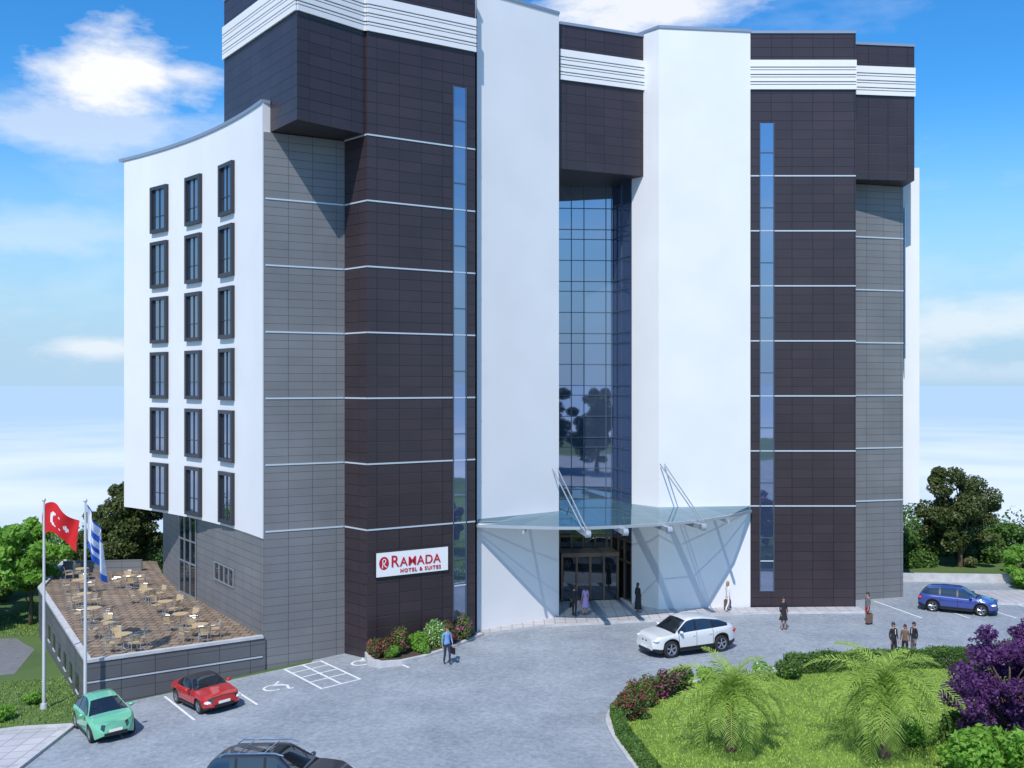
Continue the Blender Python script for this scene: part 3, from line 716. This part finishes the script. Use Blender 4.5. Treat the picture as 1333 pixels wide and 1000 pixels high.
# ------------------------------------------------------------------ vehicles
M['tyre']=mat('tyre',(.018,.018,.02),.8); M['rim']=mat('alloy',(.5,.51,.53),.28,metal=.85); M['blk']=mat('black_trim',(.012,.012,.014),.45)
M['cg']=glassmat('car_glass',(.012,.015,.018),(.75,.82,.9),.10); M['lamp']=mat('headlamp',(.65,.68,.7),.12,coat=1); M['tail']=mat('tail_lamp',(.45,.01,.01),.2,coat=1)
M['plate']=mat('number_plate',(.7,.7,.68),.4); M['chrome']=mat('chrome',(.7,.7,.72),.12,metal=1); M['soft']=mat('soft_top',(.025,.025,.028),.85)
def paint(name,c): return mat(name,c,.28,metal=.15,coat=1.)
def car(name,loc,heading,L,Wd,H,belt,roof,wx,wr,pm,top=None,seams=(),pill=(),ws=(0,0),rw=(0,0),tum=.2,clear=.2,rails=False,round_=.25,sunroof=False,lamp='flat',bumper=True):
    topm=top or pm
    st=list(np.linspace(-L/2,L/2,72))
    for s in seams: st+=[s-.012,s+.012]
    for s in pill: st+=[s-.05,s+.05]
    st=sorted(st)
    bx,bz=zip(*belt); rx,rz_=zip(*roof)
    def sm(f,x): return (f(x-.09)+f(x-.045)+f(x)*2+f(x+.045)+f(x+.09))/6
    fb=lambda x:float(np.interp(x,bx,bz)); fr_=lambda x:float(np.interp(x,rx,rz_))
    tmax=max(sm(fr_,x)-sm(fb,x) for x in st)
    secs=[]
    for x in st:
        e_=abs(x)/(L/2); hw=Wd/2*(1-round_*max(0,(e_-.62)/.38)**2.4)
        zb_=clear+ .14*max(0,(e_-.86)/.14)
        zs=zb_
        for w in wx:
            dx=x-w; R=wr+.065
            if abs(dx)<R: zs=max(zs,wr+math.sqrt(R*R-dx*dx))
        belt_=sm(fb,x); rf=max(sm(fr_,x),belt_+.035); t=max(0,rf-belt_-.035)/max(.01,tmax)
        zs=min(zs,belt_-.14)
        rwid=hw*(.90-tum*t); mid=zs+(belt_-zs)*.55
        inner=hw*.72
        sec=[(0,zb_),(inner,zb_),(inner,max(zb_,zs)-.001),(hw*.965,zs),(hw*.995,zs+(belt_-zs)*.25),(hw,mid),(hw*.985,belt_-.09),(hw*.955,belt_-.025),(hw*.915,belt_),(hw*(.915-.04*t)-.0,belt_+.02*t+.004),(rwid,rf-.05*t-.012),(rwid-.07*(.3+t),rf-.012),(rwid*.55,rf+.01),(0,rf+.022)]
        secs.append(sec)
    mb=MB(); n_=len(secs[0]); 
    V=[(x,y,z) for x,sec in zip(st,secs) for (y,z) in sec]+[(x,-y,z) for x,sec in zip(st,secs) for (y,z) in sec]
    NS=len(st); off=NS*n_
    for i in range(NS-1):
        xm=(st[i]+st[i+1])/2; d=sm(fr_,xm)-sm(fb,xm)
        isseam=any(abs(xm-s)<.011 for s in seams); ispill=any(abs(xm-s)<.049 for s in pill)
        for j in range(n_-1):
            k=pm
            if j in(0,1,2): k='blk'
            elif j in(3,4,5,6,7):
                if isseam: k='blk'
                if j==3 and bumper: k='blk'
            elif j==9:
                if d>.17 and not ispill: k='cg'
                elif d>.1: k='blk' if ispill else topm
            elif j>=10:
                if j>=11 and (ws[0]<xm<ws[1] or (rw and rw[0]<xm<rw[1])): k='cg'
                elif sunroof and j>=12 and -.35<xm<.35: k='cg'
                elif d>.1: k=topm
            for sgn in(0,1):
                a,b_,c,d_=i*n_+j,i*n_+j+1,(i+1)*n_+j+1,(i+1)*n_+j
                f=(a,d_,c,b_) if sgn==0 else tuple(off+q for q in(a,b_,c,d_))
                mb.f.append(f); mb.m.append(mb.mi(k)); mb.uv.append([(0,0)]*4)
    mb.v=V
    for i in(0,NS-1):
        lo=[i*n_+j for j in range(n_)]+[off+i*n_+j for j in reversed(range(1,n_-1))]
        mb.f.append(tuple(lo if i else lo[::-1])); mb.m.append(mb.mi(pm)); mb.uv.append([(0,0)]*len(lo))
    e=empty(name,loc); mb.obj('body',e,True,weld=True,ang=40)
    wm=MB(); 
    for s in(-1,1):
        for w in wx:
            c=(w,s*(Wd/2-.12),wr)
            wm.lathe([(wr*.6,-.11),(wr*.93,-.11),(wr,-.08),(wr,.08),(wr*.93,.11),(wr*.68,.11)] if s>0 else [(wr*.6,.11),(wr*.93,.11),(wr,.08),(wr,-.08),(wr*.93,-.11),(wr*.68,-.11)],'tyre',c,28)
            wm.lathe([(wr*.68,.10*s),(wr*.62,.085*s),(wr*.6,.03*s)],'rim',c,28)
            wm.lathe([(wr*.62,.02*s),(0,.02*s)],'blk',c,28)
            for q in range(5):
                a=q*2*math.pi/5+.3
                for da in(-.11,.11):
                    wm.tube([(c[0]+wr*.08*math.cos(a),c[1]+.07*s,c[2]+wr*.08*math.sin(a)),(c[0]+wr*.63*math.cos(a+da),c[1]+.075*s,c[2]+wr*.63*math.sin(a+da))],[wr*.07,wr*.05],'rim',6)
            wm.lathe([(wr*.13,.04*s),(wr*.13,.1*s),(0,.105*s)],'rim',c,14)
    wm.obj('wheels',e,True)
    dm=MB(); hf=fb(L/2-.35); hr=fb(-L/2+.2)
    fw=Wd/2*(1-round_*.55)
    if lamp=='round':
        for s in(-1,1): dm.ell((L/2-.36,s*(Wd/2-.32),hf-.13),(.17,.15,.14),'lamp'); dm.ell((-L/2+.2,s*(Wd/2-.38),.62),(.1,.1,.1),'tail')
    else:
        for s in(-1,1): dm.ell((L/2-.22,s*(fw-.12),hf-.17),(.2,.2,.085),'lamp',rz=-s*.5); dm.ell((-L/2+.14,s*(fw-.1),hr-.22),(.13,.17,.11),'tail',rz=s*.4)
        for s in(-1,1): dm.ell((L/2-.05,s*.15,hf-.25),(.06,.13,.10),'blk')
    dm.box((L/2-.035,0,.36),(.12,Wd*.5,.13),'blk'); dm.box((L/2+.03,0,.5),(.02,.52,.11),'plate'); dm.box((-L/2-.012,0,.62),(.03,.52,.11),'plate')
    for s in(-1,1):
        dm.ell((ws[0]+ (ws[1]-ws[0])*.62,s*(Wd/2+.08),fb(ws[0])+.09),(.09,.13,.075),pm)
        for sx in seams[:-1]:
            if len(seams)>1: dm.box((sx+.16,s*(Wd/2+.004),fb(0)-.17),(.17,.03,.03),'chrome' if rails else pm)
        dm.box((0,s*(Wd/2-.005),clear+.07),(wx[1]-wx[0]-2*wr-.2,.05,.09),'blk')
        if rails: dm.tube([(-1.7,s*Wd*.33,H*.95),(-1.5,s*Wd*.335,H+.05),(.25,s*Wd*.335,H+.06),(.55,s*Wd*.33,H-.03)],.022,'chrome',6)
    if rails:
        for x_ in(-1.0,-.1): dm.tube([(x_,-Wd*.335,H+.07),(x_,Wd*.335,H+.07)],.02,'chrome',6)
    for s in(-1,1):
        dm.tube([(ws[1]-.08,s*.1+.2,fb(ws[1])+.06),(ws[0]+(ws[1]-ws[0])*.45,s*.1+.55*s,fr_(ws[0]+(ws[1]-ws[0])*.45)+.05)],.01,'blk',4)
    dm.obj('details',e,True)
    h=math.radians(heading); f=Vector((math.cos(h),math.sin(h),0)); gx=(gz(loc[0]+.5,loc[1])-gz(loc[0]-.5,loc[1])); up=Vector((-gx,0,1)).normalized()
    f=(f-up*f.dot(up)).normalized(); lft=up.cross(f)
    e.matrix_world=Matrix.Translation(loc)@Matrix((( f.x,lft.x,up.x),(f.y,lft.y,up.y),(f.z,lft.z,up.z))).to_4x4()
    return e
car('white_suv_car',(8.75,51.5,.01),204,4.85,2.0,1.78,
 [(-2.43,.8),(-2.38,1.16),(-2.1,1.27),(-1,1.2),(.9,1.12),(1.3,1.12),(2.1,1.03),(2.36,.86),(2.43,.65)],
 [(-2.43,.7),(-2.2,1.28),(-1.4,1.62),(-.5,1.76),(.1,1.78),(.5,1.71),(1.25,1.14),(1.4,.9)],(-1.47,1.47),.41,paint('white_paint',(.66,.67,.68)),
 None,(-.95,.02,1.05),(-.98,.02),(.52,1.25),(-2.14,-1.45),.2,.26)
car('dark_suv_car',(-7.6,33.6,gz(-7.6,33)+.01),-12,4.75,1.93,1.74,
 [(-2.37,.8),(-2.34,1.08),(-2.2,1.13),(.9,1.06),(1.2,1.07),(2.0,.98),(2.3,.82),(2.37,.6)],
 [(-2.37,.8),(-2.28,1.2),(-2.0,1.6),(-1.6,1.7),(0,1.74),(.3,1.70),(1.1,1.08),(1.3,.9)],(-1.45,1.45),.38,paint('anthracite_paint',(.045,.048,.06)),
 None,(-1.05,-.05,.95),(-1.08,-.07),(.35,1.1),(-2.3,-2.02),.22,rails=True,sunroof=True)
car('red_roadster_car',(-13.55,45.35,gz(-13.55,45.4)+.01),-50,4.0,1.76,1.29,
 [(-2.0,.6),(-1.95,.85),(-1.6,.9),(-.6,.86),(.4,.84),(.8,.84),(1.6,.72),(1.88,.6),(2.0,.45)],
 [(-2,.5),(-1.25,.84),(-.95,1.15),(-.6,1.27),(-.1,1.29),(.1,1.22),(.65,.84),(.8,.7)],(-1.22,1.22),.31,paint('red_paint',(.50,.012,.008)),
 M['soft'],(-.55,.6),(),(.1,.66),(-1.2,-.97),.24,round_=.3)
car('green_beetle_car',(-17.0,42.7,gz(-17.0,42.7)+.01),-55,4.08,1.78,1.55,
 [(-2.04,.5),(-1.95,.78),(-1.6,.97),(-1.0,.98),(.7,.95),(.95,.97),(1.5,.90),(1.85,.70),(2.04,.45)],
 [(-2.04,.5),(-1.75,.95),(-1.3,1.29),(-.7,1.51),(-.1,1.55),(.35,1.45),(1.1,.97),(1.3,.8)],(-1.25,1.25),.34,paint('green_paint',(.16,.50,.30)),
 None,(-.6,.65),(-.62,),(.38,1.08),(-1.7,-1.0),.3,round_=.45,lamp='round',bumper=False)
car('blue_hatchback_car',(26.3,60.4,.01),-28,4.25,1.78,1.47,
 [(-2.12,.6),(-2.1,.95),(-1.95,1.0),(.8,.92),(1.1,.93),(1.8,.8),(2.05,.65),(2.12,.5)],
 [(-2.12,.6),(-2.0,1.05),(-1.6,1.38),(-.8,1.47),(0,1.46),(.25,1.4),(1.05,.93),(1.2,.8)],(-1.3,1.3),.32,paint('blue_paint',(.035,.06,.26)),
 None,(-.9,.05,1.0),(-.92,.03),(.28,1.05),(-1.98,-1.62),.22)

# ------------------------------------------------------------------ people
M['skin']=mat('skin',(.42,.24,.16),.5); M['hair']=mat('hair_dark',(.02,.014,.01),.5); M['hairb']=mat('hair_blond',(.32,.2,.08),.5)
def cloth(n_,c): return mat('cloth_'+n_,c,.85,var=.12,scale=8)
CL={'black':cloth('black',(.015,.015,.02)),'navy':cloth('navy',(.02,.03,.07)),'blue':cloth('blue',(.16,.28,.52)),'white':cloth('white',(.65,.65,.66)),'purple':cloth('purple',(.35,.25,.5)),'grey':cloth('grey',(.12,.12,.13)),'brown':cloth('brown',(.15,.09,.06)),'red':cloth('red',(.3,.03,.04))}
def person(kind,loc,rz,topc,botc,h=1.76,skirt=0,walk=0,hair='hair',bag=None,sleeve=True,armf=0.):
    e=empty(kind,loc); fem=kind=='woman'; sw=.165 if not fem else .145
    w=walk
    J=[(0,0,.96),(0,0,1.14),(0,.005,1.33),(0,.01,1.47),(0,.0,1.53),(0,-.01,1.61),(0,-.005,1.69),
       (sw,.01,1.43),(sw+.06,.03-w*.1,1.15),(sw+.07,-.05-w*.2-armf,.92),(sw+.07,-.065-w*.23-armf*1.1,.86),
       (-sw,.01,1.43),(-sw-.06,.03+w*.1,1.15),(-sw-.07,-.05+w*.2,.92),(-sw-.07,-.065+w*.22,.86),
       (.09,0,.9),(.1,-.03-w*.2,.5),(.1,.02-w*.3,.09),(.11,-.13-w*.32,.045),
       (-.09,0,.9),(-.1,-.02+w*.12,.5),(-.1,.03+w*.42,.1+abs(w)*.06),(-.11,-.11+w*.4,.045)]
    R=[(.135,.10),(.115 if fem else .13,.09),(.14 if fem else .16,.105),(.065,.06),(.05,.05),(.068,.08),(.072,.085),
       (.058,.058),(.043,.043),(.028,.028),(.022,.03),(.058,.058),(.043,.043),(.028,.028),(.022,.03),
       (.09,.09),(.06,.062),(.042,.045),(.045,.03),(.09,.09),(.06,.062),(.042,.045),(.045,.03)]
    E=[(0,1),(1,2),(2,3),(3,4),(4,5),(5,6),(2,7),(7,8),(8,9),(9,10),(2,11),(11,12),(12,13),(13,14),(0,15),(15,16),(16,17),(17,18),(0,19),(19,20),(20,21),(21,22)]
    me=bpy.data.meshes.new('b'); me.from_pydata(J,E,[]); o=bpy.data.objects.new('b',me); COL.objects.link(o)
    md=o.modifiers.new('s','SKIN'); sv=me.skin_vertices[0].data
    for i,r in enumerate(R): sv[i].radius=r
    sv[0].use_root=True
    md.use_smooth_shade=True; o.modifiers.new('ss','SUBSURF').levels=1
    dg=bpy.context.evaluated_depsgraph_get(); nm=bpy.data.meshes.new_from_object(o.evaluated_get(dg)); bpy.data.objects.remove(o)
    nm.name='body'; nm.materials.clear()
    for m_ in(M['skin'],CL[topc],CL[botc],M['blk']): nm.materials.append(m_)
    for p in nm.polygons:
        c=p.center; a=abs(c.x)
        if c.z<.085 and a<.2: k=3
        elif a>sw+.01 and c.z<.95: k=0
        elif a>sw+.01 and c.z<1.3 and not sleeve: k=0
        elif c.z<.98: k=2 if (not skirt or c.z>.5) else 0
        elif c.z<1.475: k=1
        else: k=0
        p.material_index=k; p.use_smooth=True
    b_=bpy.data.objects.new('body',nm); COL.objects.link(b_); b_.parent=e
    mb=MB(); hm=hair
    mb.ell((0,.018,1.665),(.085,.098,.108),hm,14,8,0,-5,90)
    mb.ell((0,.045,1.625),(.08,.07,.10 if not fem else .15),hm,12,8)
    if fem: mb.ell((0,.065,1.53),(.07,.04,.12),hm)
    mb.ell((0,-.098,1.625),(.012,.018,.018),'skin',8,6)
    for s in(-1,1):
        mb.ell((s*.03,-.083,1.65),(.012,.008,.007),'blk',8,5); mb.ell((s*.076,-.0,1.635),(.01,.02,.03),'skin',8,5)
    mb.ell((0,-.085,1.585),(.022,.008,.006),M['fl_red'],8,5)
    for s,j in((1,10),(-1,14)):
        p=Vector(J[j]); q=p+Vector((0,-.01,-.045))
        mb.ell(tuple(q),(.018,.036,.05),'skin',8,6)
        for f in range(4):
            fy=-.028+f*.019; ln=(.062,.075,.072,.055)[f]
            b0=q+Vector((0,fy,-.035)); mb.tube([b0,b0+Vector((-s*.008,-.002,-ln*.5)),b0+Vector((-s*.026,-.002,-ln*.9))],[.0095,.0085,.006],'skin',6)
        b0=q+Vector((-s*.005,-.034,.01)); mb.tube([b0,b0+Vector((-s*.01,-.022,-.03)),b0+Vector((-s*.018,-.02,-.055))],[.011,.01,.007],'skin',6)
    if skirt:
        pr=[(.135,.0),(.17,-.12),(.19,-.35),(.24,-.35-skirt)]
        vs=[];n_=16
        for r,dz in pr:
            for j in range(n_): a=2*math.pi*j/n_; rr=r*(1+.05*math.sin(a*5)); vs.append((rr*math.cos(a),rr*.8*math.sin(a),1.08+dz))
        mb.add(vs,[(i*n_+j,i*n_+(j+1)%n_,(i+1)*n_+(j+1)%n_,(i+1)*n_+j) for i in range(3) for j in range(n_)],CL[botc])
    if topc in('navy','black') and not fem:
        mb.face([(-.03,-.112,1.44),(.03,-.112,1.44),(.02,-.125,1.2),(-.02,-.125,1.2)],CL['white'])
    if bag=='case':
        mb.box((sw+.12,-.06-w*.2,.36),(.16,.4,.5),CL['brown']); mb.tube([(sw+.1,-.12,.6),(sw+.08,-.1,.8),(sw+.08,0,.8),(sw+.1,.02,.6)],.01,'blk',5)
        for y_ in(-.2,.08): mb.ell((sw+.12,y_-w*.1,.07),(.04,.06,.06),'blk',8,6)
        mb.box((sw+.12,-.06-w*.2,.62),(.12,.3,.03),'blk')
    if bag=='brief':
        mb.box((sw+.08,-.07,.62),(.09,.40,.28),'blk'); mb.tube([(sw+.08,-.14,.76),(sw+.08,-.12,.8),(sw+.08,-.02,.8),(sw+.08,0,.76)],.012,'blk',5)
    mb.obj('head_hands_details',e,True)
    e.rotation_euler=(0,0,rz); e.scale=(h/1.76,)*3; return e
person('man',(-3.1,48.9,.01),.5,'blue','navy',1.84,walk=.25,bag='brief')
person('man',(3.55,58.35,.15),2.6,'black','black',1.80,walk=.1,bag='brief')
person('woman',(4.2,58.7,.15),-2.8,'purple','purple',1.72,skirt=.25,sleeve=False)
person('woman',(7.3,59.3,.15),2.2,'black','black',1.75,skirt=.5)
person('woman',(12.6,59.75,.15),2.0,'white','white',1.75,hair='hairb',walk=.5,bag='case')
person('woman',(14.8,55.8,.01),.3,'black','black',1.8,skirt=.2)
person('woman',(19.9,57.3,.01),-1.1,'grey','red',1.74,walk=.5,bag='case')
person('man',(18.6,49.9,.01),.4,'black','black',1.78); person('woman',(19.15,49.9,.01),-.6,'brown','black',1.68); person('man',(19.65,50.1,.01),-1.2,'black','grey',1.76)

# ------------------------------------------------------------------ light, sky
S=Vector((-.30,-.954,0)).normalized(); el=math.radians(50); S=Vector((S.x*math.cos(el),S.y*math.cos(el),math.sin(el)))
sd=bpy.data.lights.new('sun','SUN'); sd.energy=4.5; sd.angle=math.radians(.5); sd.color=(1,.955,.89)
so=bpy.data.objects.new('sun',sd); COL.objects.link(so); so.rotation_euler=S.to_track_quat('Z','Y').to_euler()
w=bpy.data.worlds.new('World'); scene.world=w; w.use_nodes=True; n=w.node_tree.nodes; l=w.node_tree.links; bg=n['Background']; bg.inputs['Strength'].default_value=.088
sky=n.new('ShaderNodeTexSky'); sky.sky_type='NISHITA'; sky.sun_disc=False; sky.sun_elevation=el; sky.sun_rotation=math.atan2(S.x,S.y); sky.altitude=300; sky.air_density=1.0; sky.dust_density=.6; sky.ozone_density=2.5
tc=n.new('ShaderNodeTexCoord'); D=tc.outputs['Generated']
def vm(op,a,b_=None):
    k=n.new('ShaderNodeVectorMath'); k.operation=op
    if hasattr(a,'links'): l.new(a,k.inputs[0])
    else: k.inputs[0].default_value=a
    if b_ is not None:
        if hasattr(b_,'links'): l.new(b_,k.inputs[1])
        else: k.inputs[1].default_value=b_
    return k
def ma(op,a,b_=None,c=None,clamp=False):
    k=n.new('ShaderNodeMath'); k.operation=op; k.use_clamp=clamp
    for i,v in enumerate((a,b_,c)):
        if v is None: continue
        if hasattr(v,'links'): l.new(v,k.inputs[i])
        else: k.inputs[i].default_value=v
    return k.outputs[0]
def noise(vec,s,d=8,r=.6):
    k=n.new('ShaderNodeTexNoise'); k.inputs['Scale'].default_value=s; k.inputs['Detail'].default_value=d; k.inputs['Roughness'].default_value=r; l.new(vec,k.inputs[0]); return k.outputs[0]
hs=n.new('ShaderNodeHueSaturation'); hs.inputs['Saturation'].default_value=1.3; l.new(sky.outputs[0],hs.inputs['Color'])
tint=vm('MULTIPLY',hs.outputs[0],(.95,1.75,2.1)).outputs[0]
st=vm('MULTIPLY',D,(1,1,2.6)).outputs[0]
n1=noise(st,7,8,.62); n2=noise(st,2.2,5,.6)
def cloud(cx,cy,rx,ry,amp=1.):
    d=Vector(((cx-666)/1333,1,(500-cy)/1333)); d.normalize()
    v=vm('SUBTRACT',D,tuple(d)).outputs[0]; v=vm('MULTIPLY',v,(1333/rx,1333/rx,1333/ry)).outputs[0]
    ln=vm('LENGTH',v).outputs['Value']
    a=ma('SUBTRACT',1.,ln); a=ma('MULTIPLY',a,.8); b_=ma('MULTIPLY',ma('SUBTRACT',n1,.5),2.4)
    return ma('MULTIPLY',ma('MULTIPLY',ma('ADD',a,b_),1.6,clamp=True),amp,clamp=True)
cl=[cloud(165,85,105,50,1),cloud(240,95,75,25,.8),cloud(90,170,220,35,.5),cloud(840,10,170,40,.9),cloud(1290,520,200,60,.75),cloud(1260,420,150,40,.55),cloud(130,452,80,18,.65),cloud(60,300,160,40,.3)]
acc=cl[0]
for c in cl[1:]: acc=ma('MAXIMUM',acc,c)
wis=n.new('ShaderNodeMapRange'); wis.inputs[1].default_value=.52; wis.inputs[2].default_value=.80; wis.inputs[4].default_value=.5; l.new(ma('ADD',ma('MULTIPLY',n2,.65),ma('MULTIPLY',n1,.35)),wis.inputs[0])
acc=ma('MAXIMUM',acc,wis.outputs[0])
sp=n.new('ShaderNodeSeparateXYZ'); l.new(D,sp.inputs[0])
hz=n.new('ShaderNodeMapRange'); hz.interpolation_type='SMOOTHSTEP'; hz.inputs[1].default_value=0; hz.inputs[2].default_value=.27; hz.inputs[3].default_value=1; hz.inputs[4].default_value=0; l.new(sp.outputs[2],hz.inputs[0])
m0=n.new('ShaderNodeMix'); m0.data_type='RGBA'; l.new(hz.outputs[0],m0.inputs[0]); l.new(tint,m0.inputs[6]); m0.inputs[7].default_value=(5.3,7.7,10.0,1)
fade=n.new('ShaderNodeMapRange'); fade.inputs[1].default_value=0; fade.inputs[2].default_value=.03; l.new(sp.outputs[2],fade.inputs[0])
acc=ma('MULTIPLY',acc,fade.outputs[0])
m1=n.new('ShaderNodeMix'); m1.data_type='RGBA'; l.new(acc,m1.inputs[0]); l.new(m0.outputs[2],m1.inputs[6]); m1.inputs[7].default_value=(11.2,11.4,11.8,1)
l.new(m1.outputs[2],bg.inputs[0])

# ------------------------------------------------------------------ camera
cd=bpy.data.cameras.new('camera'); cd.lens=36; cd.sensor_width=36; cd.clip_end=60000; cd.clip_start=.2
co=bpy.data.objects.new('camera',cd); COL.objects.link(co); co.location=(0,0,13.4); co.rotation_euler=(math.pi/2,0,0); scene.camera=co
scene.view_settings.view_transform='Standard'; scene.view_settings.look='None'; scene.view_settings.exposure=0
